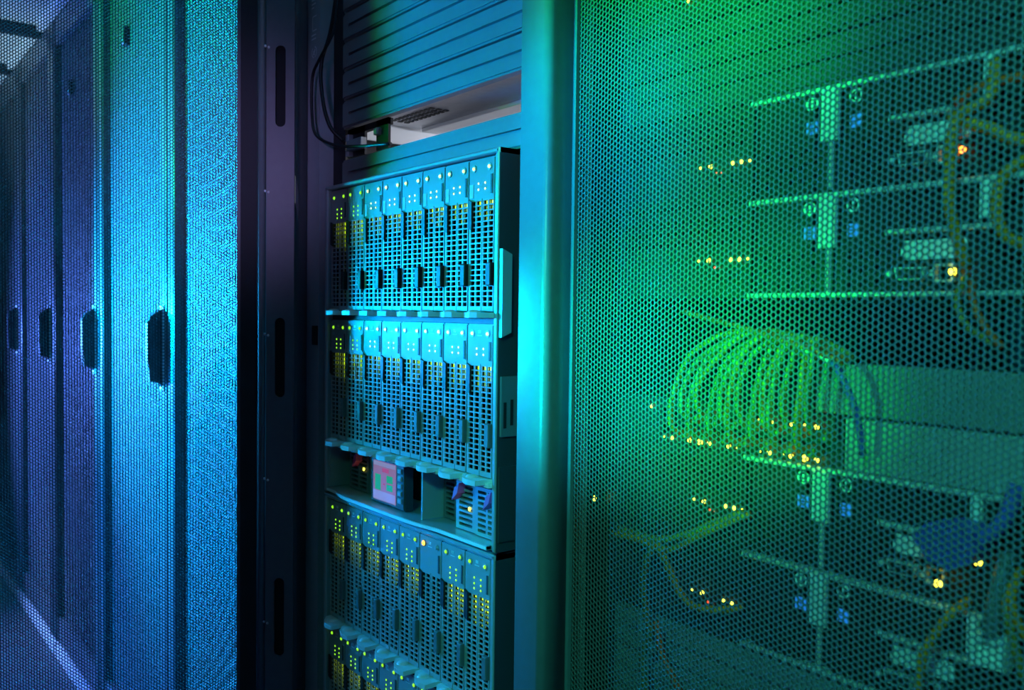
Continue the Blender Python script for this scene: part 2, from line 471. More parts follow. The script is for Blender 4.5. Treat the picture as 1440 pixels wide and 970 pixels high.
obj('edge_flange', MB().box(0.087, 0.0925, 0.0405, 0.043, 0.03, DH - 0.03).mesh('edge_flange', M_RACK), od)
scr = MB().dome((0, 0, 0), 0.0022, 0.0012, 8, 2, 0, 'y', 1).mesh('screw', M_STEEL)
for z in (0.56, 0.79, 1.02, 1.245, 1.47):
    obj('screw', scr, od, (0.0405, 0.0515, z)); obj('screw', scr, od, (0.046, 0.0505, z + 0.002))
for z in (0.12, 1.85):
    obj('hinge', HINGE, od, (0.0, 0, z))
# rails of the two racks one can look into
for key in ('near', 'open'):
    t = racks[key][0]
    obj('mounting_rail', RAIL, t, (0.040, 0.055 if key == 'near' else 0.031, 0)); obj('mounting_rail', RAIL, t, (0.545, 0.055 if key == 'near' else 0.031, 0))
obj('gap_shade_strip', MB().box(0.0362, 0.0775, 0.024, 0.0275, 0.02, 1.97).mesh('gap_shade_strip', M_BLACK), ro_)  # black strip added to keep the gap dark against the interior light
# printed marks on the left post of the open rack, cable cut-out below
mk = MB()
def line(b, x0, z0, x1, z1, wd=0.0012, y=-0.0004):
    d = Vector((x1 - x0, z1 - z0)).normalized(); nx, nz = -d.y * wd / 2, d.x * wd / 2
    b.quad((x0 + nx, y, z0 + nz), (x0 - nx, y, z0 - nz), (x1 - nx, y, z1 - nz), (x1 + nx, y, z1 + nz))
for z in (1.572, 1.566, 1.560): line(mk, 0.006, z, 0.021 - (z < 1.562) * 0.006, z, 0.0022)
for a in ((0.010, 1.546, 0.024, 1.546), (0.010, 1.546, 0.010, 1.524), (0.010, 1.524, 0.024, 1.524)): line(mk, *a, 0.0018)
for z in (1.517, 1.511): line(mk, 0.006, z, 0.022, z, 0.0022)
for k in range(14):
    if k in (3, 4, 10): continue
    a, b_ = R(360 * k / 14), R(360 * (k + 1) / 14)
    line(mk, 0.016 + 0.0085 * math.cos(a), 1.490 + 0.0085 * math.sin(a), 0.016 + 0.0085 * math.cos(b_), 1.490 + 0.0085 * math.sin(b_), 0.0018)
line(mk, 0.013, 1.486, 0.019, 1.494, 0.003); line(mk, 0.013, 1.492, 0.017, 1.485, 0.002)
tag(obj('printed_mark', mk.mesh('printed_mark', M_TABW), ro_), 'white printed symbols on the post')
obj('cable_opening', MB().cbox(0.016, 0.033, -0.003, 0.0, 1.025, 1.056, 0.001).mesh('cable_opening', M_BLACK), ro_)

# ------------------------------------------------------------------ blanking panels
U1 = 0.04445
def blank_mesh():
    b = MB(); W_, H_ = 0.4826, U1 - 0.0030
    b.relief([0, 0.006, 0.022, W_ - 0.022, W_ - 0.006, W_], [0, 0.003, H_ * 0.44, H_ * 0.55, H_ - 0.003, H_],
             [[0.004, 0.002, 0.002, 0.002, 0.004], [0.002, 0, 0, 0, 0.002], [0.002, 0, 0.006, 0, 0.002], [0.002, 0, 0, 0, 0.002], [0.004, 0.002, 0.002, 0.002, 0.004]], 0, 0.014)
    return b.mesh('blanking_panel', M_BLANK)
BLANK = blank_mesh()
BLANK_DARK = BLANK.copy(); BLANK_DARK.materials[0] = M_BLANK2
def blank(x, y, z, label, group, me=None):
    return tag(obj('blanking_panel', me or BLANK, None, (x, y, z)), label, 'blanking panel', group)
GAP_TOP = 1.3605
for k in range(7):
    blank(-1.266, 0.640, GAP_TOP + k * U1, f'ribbed blanking panel, {ORD[k]} above the open gap over the upper blade enclosure', 'ribbed panels above the gap')
blank(-1.266, 0.640, 1.2705, 'ribbed blanking panel directly on top of the upper blade enclosure, below the open gap', 'ribbed panels above the gap')

# ------------------------------------------------------------------ shelf seen through the gap
t = thing('rack_shelf', 'bare metal shelf seen from below through the gap over the enclosure', 'shelf', (-1.266, 0.66, 1.372))
b = MB()
b.box(0.03, 0.452, 0.0, 0.70, 0, 0.002)
obj('tray', b.mesh('tray', M_GALV), t)
for k in range(5):
    obj('stiffener', MB().cbox(0.04, 0.44, 0, 0.035, -0.006, 0.0, 0.001).mesh('stiffener', M_TABW if k % 2 == 0 else M_STEEL), t, (0, 0.10 + k * 0.12, 0))
obj('side_flange', MB().box(0.026, 0.030, 0, 0.7, -0.028, 0.004).mesh('side_flange', M_STEEL), t)
obj('side_flange', MB().box(0.452, 0.456, 0, 0.7, -0.028, 0.004).mesh('side_flange', M_STEEL), t)
pr = MB()
for i in range(10):
    for j in range(3): pr.box(0.06 + i * 0.012, 0.067 + i * 0.012, 0.032 + j * 0.012, 0.039 + j * 0.012, -0.0012, -0.0001)
obj('vent_perforation', pr.mesh('vent_perforation', M_BLACK), t)
t = thing('mounting_bracket', 'black bracket with bright cage nuts at the left end of the gap', 'bracket', (-1.262, 0.645, 1.3160))
obj('plate', MB().box(0.0, 0.055, 0.004, 0.008, 0, 0.0435).box(0.09, 0.125, 0.004, 0.008, 0.0, 0.0435).box(0, 0.125, 0.004, 0.012, 0.034, 0.0435).mesh('plate', M_BLACK), t)
obj('slide_block', MB().cbox(0.014, 0.060, -0.006, 0.004, 0.008, 0.024, 0.001).mesh('slide_block', M_POST), t)
for px, pz in ((0.012, 0.029), (0.012, 0.006), (0.100, 0.026)):
    obj('cage_nut', MB().cbox(-0.005, 0.005, -0.004, 0.004, -0.005, 0.005, 0.001).mesh('cage_nut', M_GALV), t, (px, 0.0, pz))

# area light added inside the rack to brighten the shelf from behind
l = bpy.data.lights.new('shelf_fill_light', 'AREA'); l.shape = 'RECTANGLE'; l.size = 0.4; l.size_y = 0.05
l.energy = 14.0; l.color = (0.85, 0.88, 1.0)
lo = bpy.data.objects.new('shelf_fill_light', l); COL.objects.link(lo)
lo.location = (-1.05, 1.48, 1.31); lo.rotation_euler = (R(-105), 0, 0)

# ------------------------------------------------------------------ blade enclosures
EY = 0.62                        # front plane of the enclosures
EX0, EX1 = -1.2685, -0.8225
BP = 0.0525                      # blade pitch
BX0 = -1.2570
def enclosure(z0, z1, label, control):
    t = thing('blade_enclosure', label, 'server enclosure', (EX0, EY, z0), 'blade enclosures in the open rack')
    W_, H_ = EX1 - EX0, z1 - z0
    obj('shell', MB().box(0.0025, W_ - 0.0025, 0.14, 0.80, 0.002, H_ - 0.002).mesh('shell', M_INNER), t)
    obj('left_rail', MB().cbox(0, 0.0085, -0.006, 0.15, 0, H_, 0.002).mesh('left_rail', M_FRAME), t)
    b = MB().cbox(W_ - 0.013, W_ - 0.0085, -0.002, 0.012, 0, H_, 0.001).cbox(W_ - 0.0055, W_ - 0.001, -0.006, 0.012, 0, H_, 0.001).box(W_ - 0.0125, W_ - 0.0015, 0.006, 0.15, 0, H_)
    obj('right_rail', b.mesh('right_rail', M_FRAME), t)
    obj('side_cheek', MB().box(W_ - 0.001, W_, -0.004, 0.16, 0, H_).mesh('side_cheek', M_SIDE), t)
    obj('top_rail', MB().cbox(0, W_, -0.006, 0.14, H_ - 0.006, H_, 0.0015).mesh('top_rail', M_FRAME), t)
    # grips on the right cheek
    for gz in ((H_ - 0.116, H_ - 0.218) if control else (H_ - 0.24, H_ - 0.36),):
        obj('side_grip', MB().prism([(-0.004, gz[1]), (0.010, gz[1] + 0.006), (0.010, gz[0] - 0.006), (-0.004, gz[0])], 'x', W_ , W_ + 0.006).mesh('side_grip', M_FRAME), t)
    if control:
        obj('cheek_cover', MB().cbox(W_, W_ + 0.002, -0.003, 0.06, 0.012, 0.10, 0.001).mesh('cheek_cover', M_SIDE), t)
        sp = MB().cbox(W_, W_ + 0.003, -0.002, 0.05, 0.135, 0.205, 0.001)
        obj('side_label', sp.mesh('side_label', M_TABG), t)
        for yy, za, zb in ((0.002, 0.145, 0.175), (0.012, 0.148, 0.178)):
            obj('label_slot', MB().box(W_ + 0.003, W_ + 0.0036, yy, yy + 0.004, za, zb).mesh('label_slot', M_BLACK), t)
    return t, W_, H_
UP_Z0, UP_Z1 = 0.8015, 1.2695
enc, EW, EH = enclosure(UP_Z0, UP_Z1, 'upper blade enclosure with status screen and two rows of blades', True)
LO_Z0, LO_Z1 = 0.345, 0.7985
enc2, _, EH2 = enclosure(LO_Z0, LO_Z1, 'lower blade enclosure below the one with the status screen', False)

ROWS = [(1.0815, 1.2625), (0.8855, 1.0665), (0.6090, 0.7900), (0.4130, 0.5940)]
BH = 0.181
# row separators
for e, z0e, zs_ in ((enc, UP_Z0, (1.0665, 1.0815)), (enc2, LO_Z0, (0.5940, 0.6090))):
    obj('mid_rail', MB().box(0.009, EW - 0.013, 0.004, 0.14, zs_[0] - z0e + 0.0005, zs_[1] - z0e - 0.0005).mesh('mid_rail', M_SIDE), e)

# ---- control bay of the upper enclosure
cz0, cz1 = 0.8085 - UP_Z0, 0.8750 - UP_Z0
RX = lambda X: X - EX0
obj('bay_back', MB().box(0.009, EW - 0.013, 0.060, 0.064, 0, cz1 + 0.008).mesh('bay_back', M_INNER), enc)
obj('bay_side', MB().box(0.0085, 0.0105, 0.0, 0.060, cz0, cz1).mesh('bay_side', M_FRAME), enc)
# wavy shelf lips
def wave(z0, z1, mid, amp):
    xs = [0.009 + (EW - 0.022) * k / 40 for k in range(41)]
    f = lambda x: -0.004 - amp * (1 / (1 + math.exp(-(x - 0.055) / 0.010))) + 0.6 * amp * (1 / (1 + math.exp(-(x - mid) / 0.012)))
    pts = [(x, f(x)) for x in xs] + [(xs[-1], 0.06), (xs[0], 0.06)]
    return MB().prism(pts, 'z', z0, z1)
obj('lower_lip', wave(0.0008, cz0 - 0.0008, 0.30, 0.011).mesh('lower_lip', M_FRAME), enc)
tag(obj('lip_highlight', wave(0.0016, cz0 - 0.0018, 0.30, 0.011).mesh('lip_highlight', M_GLINT), enc, (0, -0.0012, 0)), 'pale strip painted as the highlight along the shelf edge')  # thin pale strip stands in for the specular highlight on the edge
obj('upper_lip', wave(cz1, cz1 + 0.005, 0.24, 0.006).mesh('upper_lip', M_GLINT), enc)
# power modules: relief with real slots
def grille(w_, h_, nx, nz, split=False):
    xs = [0.0]; m = 0.003; cw = (w_ - 2 * m) / nx
    for i in range(nx):
        xs += [m + i * cw + cw * 0.10, m + i * cw + cw * 0.90]
    xs.append(w_)
    zs = [0.0]; chh = (h_ - 2 * m) / nz
    for j in range(nz):
        zs += [m + j * chh + chh * 0.22, m + j * chh + chh * 0.78]
    zs.append(h_)
    dep = [[(0.008 if (i % 2 == 1 and j % 2 == 1) else 0.0) for j in range(len(zs) - 1)] for i in range(len(xs) - 1)]
    return MB().relief(xs, zs, dep, 0, 0.05)
def module(x0, x1, y, z0, z1, nx, nz, name, label, tabpos, ledpos, m=M_FRAME):
    o = thing(name, label, 'power module', (x0, EY + y, z0), 'power modules in the control bay')
    obj('grille', grille(x1 - x0, z1 - z0, nx, nz).mesh('grille', m), o)
    obj('backing', MB().box(0.001, x1 - x0 - 0.001, 0.0075, 0.03, 0.001, z1 - z0 - 0.001).mesh('backing', M_BLACK), o)
    if tabpos:
        tb = MB().prism([(tabpos[0], tabpos[1]), (tabpos[0] + 0.012, tabpos[1] + 0.010), (tabpos[0] + 0.016, tabpos[1] + 0.024), (tabpos[0] + 0.006, tabpos[1] + 0.017)], 'y', -0.010, 0.002)
        tag(obj('release_tab', tb.mesh('release_tab', M_MAG), o), 'magenta release tab')
    if ledpos:
        obj('status_light', MB().dome((0, 0, 0), 0.0024, 0.0015).mesh('status_light', E_YEL), o, (ledpos[0], -0.0003, ledpos[1]))
    return o
zb0, zb1 = UP_Z0 + cz0 + 0.0005, UP_Z0 + cz1 - 0.0005
module(-1.236, -1.176, 0.022, zb0, zb1, 2, 9, 'power_module', 'dark slotted power module with magenta tab left of the status screen', (0.026, 0.036), (0.046, 0.034), M_TABG)
module(-1.172, -1.134, 0.022, zb0, zb1, 1, 9, 'power_module', 'narrow slotted module tucked just left of the status screen', None, None, M_TABG)
module(-0.985, -0.930, 0.030, zb0, zb1, 2, 9, 'power_module', 'slotted power module behind the grey divider, right of the dark slot', None, None, M_TABG)
module(-0.9290, -0.8865, 0.012, zb0, zb1 - 0.006, 1, 8, 'power_module', 'slotted power module with magenta tab and yellow light, second from the right in the bay', (0.004, 0.036), (0.030, 0.028))
module(-0.8840, -0.8370, 0.010, zb0, zb1 - 0.006, 2, 8, 'power_module', 'slotted power module at the right end of the control bay', (0.028, 0.036), None)
obj('divider', MB().box(RX(-0.9895), RX(-0.9865), -0.002, 0.060, cz0, cz1).mesh('divider', M_FRAME), enc)
obj('slot_lining', MB().box(RX(-1.036), RX(-0.990), 0.040, 0.058, cz0, cz1).mesh('slot_lining', M_BLACK), enc)
# status screen
t = thing('status_screen', 'small colour status screen with green bars in the upper enclosure', 'screen', (-1.1305, EY + 0.001, zb0))
sw_, sh_ = 0.093, zb1 - zb0
obj('bezel', MB().cbox(0, sw_, 0, 0.014, 0, sh_, 0.002).mesh('bezel', M_SIDE), t)
dsp = obj('display', MB().box(0.008, 0.071, -0.0006, 0.001, 0.005, sh_ - 0.005).mesh('display', E_PINK), t)
Z = lambda f: 0.005 + f * (sh_ - 0.010)
def pix(name, x0, x1, a, c, m, y=-0.0009):
    bb = MB(); bb.quad((x0, y, Z(a)), (x1, y, Z(a)), (x1, y, Z(c)), (x0, y, Z(c)))
    obj(name, bb.mesh(name, m), dsp)
pix('screen_area', 0.009, 0.070, 0.02, 0.24, E_LILAC)
pix('screen_area', 0.009, 0.070, 0.88, 0.98, E_LILAC)
pix('screen_bar', 0.034, 0.052, 0.74, 0.84, E_SRED)
pix('screen_bar', 0.014, 0.030, 0.26, 0.66, E_SGRN)
pix('screen_bar', 0.046, 0.063, 0.30, 0.46, E_SGRN)
pix('screen_bar', 0.046, 0.063, 0.50, 0.68, E_SGRN)
pix('screen_bar', 0.037, 0.042, 0.42, 0.46, E_SRED)
for k in range(5):
    obj('button', MB().cbox(0.077, 0.087, -0.002, 0.001, Z(0.08 + k * 0.185), Z(0.20 + k * 0.185), 0.0008).mesh('button', M_FRAME), t)

# ------------------------------------------------------------------ blade servers
BW = 0.0499
cols = [(0.0035, 0.0125), (0.0150, 0.0240), (0.0290, 0.0375), (0.0400, 0.0485)]
NR, RP = 20, 0.00632
def blade_face():
    xs = [0.0]
    for a, c in cols[:2]: xs += [a, c]
    xs += [0.0258, 0.0272]
    for a, c in cols[2:]: xs += [a, c]
    xs.append(BW)
    zs = [0.0]
    for j in range(NR): zs += [0.0060 + j * RP, 0.0060 + j * RP + 0.0047]
    zs += [0.1335, BH - 0.0015, BH]
    nz = len(zs) - 1
    dep = []
    for i in range(len(xs) - 1):
        c = []
        for j in range(nz):
            hole = j % 2 == 1 and j < 2 * NR
            if j == nz - 1: c.append(0.0015)
            elif i in (1, 3, 7, 9) and hole: c.append(None)
            elif i == 5 and j < 2 * NR + 1: c.append(None)
            else: c.append(0.0)
        dep.append(c)
    return MB().relief(xs, zs, dep, 0, 0.0018).mesh('faceplate', M_BLADE)
FACE = blade_face()
CASE = MB().box(0.0008, BW - 0.0008, 0.0165, 0.13, 0, BH).box(0.0006, 0.0014, 0.0046, 0.02, 0, BH).box(BW - 0.0014, BW - 0.0006, 0.0046, 0.02, 0, BH).mesh('casing', M_VOID)
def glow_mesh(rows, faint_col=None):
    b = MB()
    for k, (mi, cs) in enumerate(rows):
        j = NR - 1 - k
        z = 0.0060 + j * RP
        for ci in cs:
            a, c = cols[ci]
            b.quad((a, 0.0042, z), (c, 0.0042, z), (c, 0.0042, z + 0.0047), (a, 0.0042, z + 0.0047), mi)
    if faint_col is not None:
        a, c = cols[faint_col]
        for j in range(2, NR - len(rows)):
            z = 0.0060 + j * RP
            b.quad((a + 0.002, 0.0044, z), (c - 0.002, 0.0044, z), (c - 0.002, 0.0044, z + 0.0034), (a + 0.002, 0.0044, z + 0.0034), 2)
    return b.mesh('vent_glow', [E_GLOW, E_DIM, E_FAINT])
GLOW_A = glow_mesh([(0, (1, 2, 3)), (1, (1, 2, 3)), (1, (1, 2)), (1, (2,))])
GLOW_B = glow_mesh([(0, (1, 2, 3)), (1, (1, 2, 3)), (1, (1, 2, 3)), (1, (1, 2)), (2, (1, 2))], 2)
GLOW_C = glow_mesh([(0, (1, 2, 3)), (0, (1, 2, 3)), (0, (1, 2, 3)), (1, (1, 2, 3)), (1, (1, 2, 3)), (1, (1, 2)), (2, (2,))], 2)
DIMPLE = MB().cyl((0, 0), 0.0043, 'y', -0.0008, 0.0, 14).mesh('button_ring', M_FRAME)
BTN_L = MB().dome((0, 0, 0), 0.0024, 0.0016, 10).mesh('power_button_lime', E_LIME)
BTN_W = MB().dome((0, 0, 0), 0.0022, 0.0016, 10).mesh('power_button_pale', E_WARM)
BTN_O = MB().dome((0, 0, 0), 0.0034, 0.0020, 10).mesh('power_button_orange', E_ORANGE)
BTN_OFF = MB().dome((0, 0, 0), 0.0030, 0.0016, 10).mesh('power_button_off', M_FRAME)
DOT_W = MB().dome((0, 0, 0), 0.0015, 0.0008, 8, 2).mesh('activity_light_pale', E_WARM)
DOT_L = MB().dome((0, 0, 0), 0.0015, 0.0008, 8, 2).mesh('activity_light_lime', E_LIME)
SLOT = MB().box(0, 0.0042, -0.0004, 0.0, 0, 0.024, 0).box(0.0006, 0.0036, -0.0010, -0.0004, 0.0006, 0.0234, 1).mesh('card_slot', [M_FRAME, M_SIDE])
LATCH = MB().prism([(0.0, 0.0), (0.0075, -0.003), (0.0075, 0.031), (0.0, 0.034)], 'y', -0.0025, 0.001).mesh('latch', M_BLACK)
TAB_D = MB().cbox(-0.0045, 0.0055, -0.005, 0.001, 0, 0.027, 0.001).mesh('pull_tab_dark', M_BLACK)
TAB_G = MB().cbox(-0.0035, 0.0055, -0.005, 0.001, 0, 0.028, 0.001).mesh('pull_tab_grey', M_TABG)
WLAB = MB().box(0, 0.0078, -0.0005, 0.0, 0, 0.0165).mesh('paper_label', M_TABW)
EMB = MB().box(0, 0.0022, -0.0004, 0, 0, 0.0036).box(0.0030, 0.0052, -0.0004, 0, 0, 0.0036).box(-0.002, 0.0072, -0.0004, 0, -0.0032, -0.0022).mesh('emblem', M_STEEL)
def lever_mesh():
    # flat silver ejector lever: curved nose on the left, square end on the right, boss on top
    pts = [(0.0, 0.004)]
    for k in range(9):
        u = k / 8
        pts.append((0.002 + 0.032 * u, -0.006 - 0.016 * math.sin(u * math.pi * 0.5)))
    pts += [(0.047, -0.020), (0.047, -0.002), (0.049, 0.004)]
    b = MB().prism(pts, 'z', 0, 0.0062)
    b.dome((0.022, -0.006, 0.0062), 0.0085, 0.003, 14, 3, 0, 'z')
    return b.mesh('ejector_lever', M_SILVER)
LEVER = lever_mesh()
rown = ['top row of the upper enclosure', 'second row of the upper enclosure', 'top row of the lower enclosure', 'bottom row of the lower enclosure']
for ri, (z0, z1) in enumerate(ROWS):
    for k in range(8):
        fault = ri == 2 and k == 5
        extra = ', orange button lit' if fault else ''
        t = thing('blade_server', f'{ORD[k]} blade server from left in the {rown[ri]}{extra}', 'blade server', (BX0 + k * BP, EY, z0), 'blade servers in the enclosures')
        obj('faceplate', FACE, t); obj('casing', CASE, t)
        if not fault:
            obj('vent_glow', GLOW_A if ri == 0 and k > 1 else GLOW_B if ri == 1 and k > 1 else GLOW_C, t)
        pale = ri < 2 and k > 1
        for q, x in enumerate((0.0095, 0.0405)):
            obj('button_ring', DIMPLE, t, (x, 0, 0.1695))
            obj('power_button', (BTN_O if q == 0 else BTN_OFF) if fault else (BTN_W if pale else BTN_L), t, (x, -0.0008, 0.1695))
        if not fault:
            for x in (0.0185, 0.0320):
                for z in (0.1515, 0.1445, 0.1385):
                    if z < 0.14 and pale: continue
                    obj('activity_light', DOT_W if pale else DOT_L, t, (x, 0, z))
        obj('card_slot', SLOT, t, (0.0435, 0, 0.1370))
        obj('latch', LATCH, t, (0.0002, 0, 0.0995))
        obj('pull_tab', TAB_D if ri == 0 else TAB_G, t, (0.0445, 0, 0.030 if ri == 0 else 0.036))
        if ri == 0 and k >= 2: obj('paper_label', WLAB, t, (0.0006, 0, 0.1350))
        if ri > 0: obj('emblem', EMB, t, (0.0215, 0, 0.1700))
        obj('ejector_lever', LEVER, t, (0.0, -0.001, -0.0075))

# ------------------------------------------------------------------ servers in the right-hand rack
SY = 0.675
SX0 = -0.688
def server_meshes():
    H_ = 0.0880; W_ = 0.4826
    P = {}
    P['chassis'] = (MB().box(0.0, W_, 0.006, 0.55, 0, H_).mesh('server_chassis', M_SERVER), None)
    # network section: small vent slots
    xs = [0.004]; 
    for i in range(16): xs += [0.010 + i * 0.0098, 0.0165 + i * 0.0098]
    xs.append(0.172)
    zs = [0.001, 0.050, 0.056, 0.060, 0.066, 0.070, 0.076, 0.080, H_ - 0.001]
    dep = [[(0.005 if (i % 2 == 1 and j in (1, 3, 5)) else 0) for j in range(8)] for i in range(len(xs) - 1)]
    P['vent_section'] = (MB().relief(xs, zs, dep, 0.0, 0.006).mesh('vent_section', M_SERVER), None)
    P['top_edge'] = (MB().cbox(0.170, W_, -0.004, 0.006, H_ - 0.0045, H_, 0.0008).mesh('top_edge', M_STEEL), None)
    return P, H_, W_
SRV, SH, SWD = server_meshes()
def psu(flip):
    b = MB()
    xs = [0.0, 0.006, 0.012, 0.018, 0.024, 0.030, 0.036, 0.042, 0.054]
    zs = [0.002, 0.008, 0.014, 0.020, 0.026, 0.032, 0.038, 0.082]
    dep = [[(0.005 if (i % 2 == 1 and j % 2 == 1) else 0) for j in range(7)] for i in range(8)]
    b.relief(xs, zs, dep, 0, 0.006)
    return b.mesh('power_supply', M_SERVER)
PSU = psu(0)
BEDGE = MB().cbox(0.170, SWD, -0.004, 0.006, 0.0, 0.004, 0.0008).mesh('bottom_edge', M_STEEL)
RING = MB()
for k in range(12):
    a, c = R(30 * k), R(30 * k + 30)
    RING.quad((0.0062 * math.cos(a), -0.0005, 0.0062 * math.sin(a)), (0.0062 * math.cos(c), -0.0005, 0.0062 * math.sin(c)), (0.0042 * math.cos(c), -0.0005, 0.0042 * math.sin(c)), (0.0042 * math.cos(a), -0.0005, 0.0042 * math.sin(a)))
RING.quad((-0.001, -0.0005, -0.003), (0.001, -0.0005, -0.003), (0.001, -0.0005, 0.003), (-0.001, -0.0005, 0.003))
SYMB = RING.mesh('printed_symbol', M_PLATE)
BSQ = MB()
for i in range(2):
    for j in range(2): BSQ.box(i * 0.0058, i * 0.0058 + 0.0048, -0.0008, 0, j * 0.0058, j * 0.0058 + 0.0048)
BSQ = BSQ.mesh('blue_indicator', E_BLUE)
HSTRIP = MB().cbox(0, 0.0150, -0.006, 0.0, 0, 0.044, 0.001).box(0.0045, 0.0055, -0.0065, -0.006, 0.001, 0.043).mesh('release_handle', M_PLATE)
VEDGE = MB().cbox(0, 0.0026, -0.004, 0.0, 0.001, 0.041, 0.0004).mesh('module_edge', M_PLATE)
IOP = MB().relief([0, 0.004, 0.078, 0.082, 0.150, 0.154, 0.178], [0.001, 0.006, 0.049, 0.054, 0.082, 0.0865], 
                  [[0, 0, 0, 0, 0], [0, 0.003, 0, 0.005, 0], [0, 0, 0, 0, 0], [0, 0.003, 0, 0.005, 0], [0, 0, 0, 0, 0], [0, 0.002, 0, 0.002, 0]], 0, 0.006).mesh('card_panel', M_SERVER)
LEDGE = MB().cbox(0, 0.082, -0.006, 0.0, 0, 0.0042, 0.001).mesh('card_ledge', M_STEEL)
PLATE = MB().box(0, 0.052, -0.0010, 0.0, 0, 0.0150).mesh('label_plate', M_PLATE)
STRIP = MB().cbox(0, 0.0085, -0.004, 0.0, 0, 0.028, 0.0008).mesh('label_strip', M_PLATE)
DS = MB()
pts = [(-0.013, 0.005), (0.013, 0.005), (0.0105, -0.005), (-0.0105, -0.005)]
DS.prism(pts, 'y', -0.004, 0.003)
DSUB = DS.cyl((-0.0175, 0), 0.0026, 'y', -0.005, 0.003, 8).cyl((0.0175, 0), 0.0026, 'y', -0.005, 0.003, 8).mesh('serial_port', M_STEEL)
DSIN = MB().prism([(-0.0112, 0.0036), (0.0112, 0.0036), (0.009, -0.0036), (-0.009, -0.0036)], 'y', -0.0046, -0.0041).mesh('port_insert', M_BLACK)
RJ = MB().relief([-0.008, -0.006, 0.006, 0.008], [-0.007, -0.005, 0.005, 0.007], [[0, 0, 0], [0, 0.006, 0], [0, 0, 0]], -0.002, 0.004).mesh('network_port', M_STEEL)
RJ_DARK = RJ.copy(); RJ_DARK.materials[0] = M_SERVER
RJIN = MB().box(-0.006, 0.006, 0.003, 0.004, -0.005, 0.005).mesh('port_insert', M_BLACK)
LED_Y = MB().dome((0, 0, 0), 0.0022, 0.002, 10).mesh('status_light_yellow', E_YEL)
LED_YB = MB().dome((0, 0, 0), 0.0030, 0.003, 10).mesh('status_light_large', E_YEL)
LED_YS = MB().dome((0, 0, 0), 0.0013, 0.001, 8, 2).mesh('status_light_small', E_YEL)
LED_R = MB().dome((0, 0, 0), 0.0012, 0.001, 8, 2).mesh('status_light_red', E_RED)
LED_O = MB().dome((0, 0, 0), 0.0028, 0.002, 10).mesh('status_light_orange', E_ORANGE)
sdat = [('upper server of the pair above the patch cables in the right rack', 1.1860, True),
        ('lower server of the pair above the patch cables in the right rack', 1.0965, True),
        ('upper server of the pair below the patch cables in the right rack', 0.8640, False),
        ('bottom server of the pair below the patch cables in the right rack', 0.7745, False)]
for si, (lab, z0, upper) in enumerate(sdat):
    t = thing('rack_server', lab, 'server', (SX0, SY, z0), 'servers behind the right perforated door')
    for nm, (me, _) in SRV.items(): obj(nm, me, t)
    for px in (0.180, 0.2625):
        p = obj('power_supply', PSU, t, (px, 0, 0))
        sx = 0.0500 if px < 0.2 else 0.0085
        obj('printed_symbol', SYMB, p, (sx + 0.002, 0, 0.0760))
        obj('blue_indicator', BSQ, p, (sx - 0.003, 0, 0.050))
    obj('release_handle', HSTRIP, t, (0.2440, 0, 0.0415))
    obj('module_edge', VEDGE, t, (0.2505, 0, 0))
    if si in (1, 3): obj('bottom_edge', BEDGE, t)
    io = obj('card_panel', IOP, t, (0.3020, 0, 0))
    obj('card_ledge', LEDGE, io, (0.002, 0, 0.0490))
    obj('label_plate', PLATE, io, (0.0120, 0.003, 0.0290))
    obj('label_strip', STRIP, io, (0.0740, 0, 0.0570))
    obj('serial_port', DSUB, io, (0.0215, 0.002, 0.0180)); obj('port_insert', DSIN, io, (0.0215, 0.002, 0.0180))
    obj('network_port', RJ, io, (0.0480, 0, 0.0180)); obj('port_insert', RJIN, io, (0.0480, 0, 0.0180))
    for k, x in enumerate((0.1100, 0.1225, 0.1480, 0.1580, 0.1680)):
        obj('status_light', LED_Y if k in (1, 2, 3) else LED_YS, t, (x, -0.0005, 0.0360))
    for x in (0.1300, 0.1360): obj('status_light', LED_R, t, (x, -0.0005, 0.0290))
    for k, x in enumerate((0.115, 0.126, 0.142, 0.150, 0.165)):
        q = obj('network_port', RJ_DARK, t, (x - 0.002, 0, 0.0200)); obj('port_insert', RJIN, t, (x - 0.002, 0, 0.0200)) if False else None
    if si in (1, 2): obj('status_light', LED_YB, io, (0.0565, -0.004 if si == 1 else -0.012, 0.0185 if si == 1 else 0.0165))
    if si == 0: obj('status_light', LED_O, io, (0.0520, -0.002, 0.0190)); obj('status_light', LED_O, io, (0.060, -0.002, 0.0195))
    if si == 2: obj('status_light', LED_YB, io, (0.0860, -0.014, 0.0400))
    for q in range(2): obj('status_light', LED_R, io, (0.150 , 0, 0.030 + q * 0.008))

# switch, blank panels
ZB2 = 0.9525
t = thing('network_switch', 'network switch with rows of lit ports under the looping patch cables', 'network switch', (SX0, SY, ZB2), None)
obj('chassis', MB().box(0, 0.4826, 0.010, 0.40, 0, 0.0440).mesh('switch_chassis', M_SERVER), t)
xs = [0.0, 0.066]
for i in range(16): xs += [0.068 + i * 0.0116, 0.0776 + i * 0.0116]
xs += [0.262, 0.270]
xs = sorted(set(xs))
zs = [0.0, 0.0085, 0.0185, 0.0235, 0.0335, 0.0440]
dep = []
for i in range(len(xs) - 1):
    port = any(abs(xs[i] - (0.068 + q * 0.0116)) < 1e-6 for q in range(16))
    dep.append([0.008 if (port and j in (1, 3)) else 0.0 for j in range(5)])
obj('port_panel', MB().relief(xs, zs, dep, 0.0, 0.010).mesh('port_panel', M_SERVER), t)
obj('blank_front', MB().cbox(0.271, 0.4826, -0.001, 0.010, 0.0005, 0.0435, 0.001).mesh('blank_front', M_POST), t)
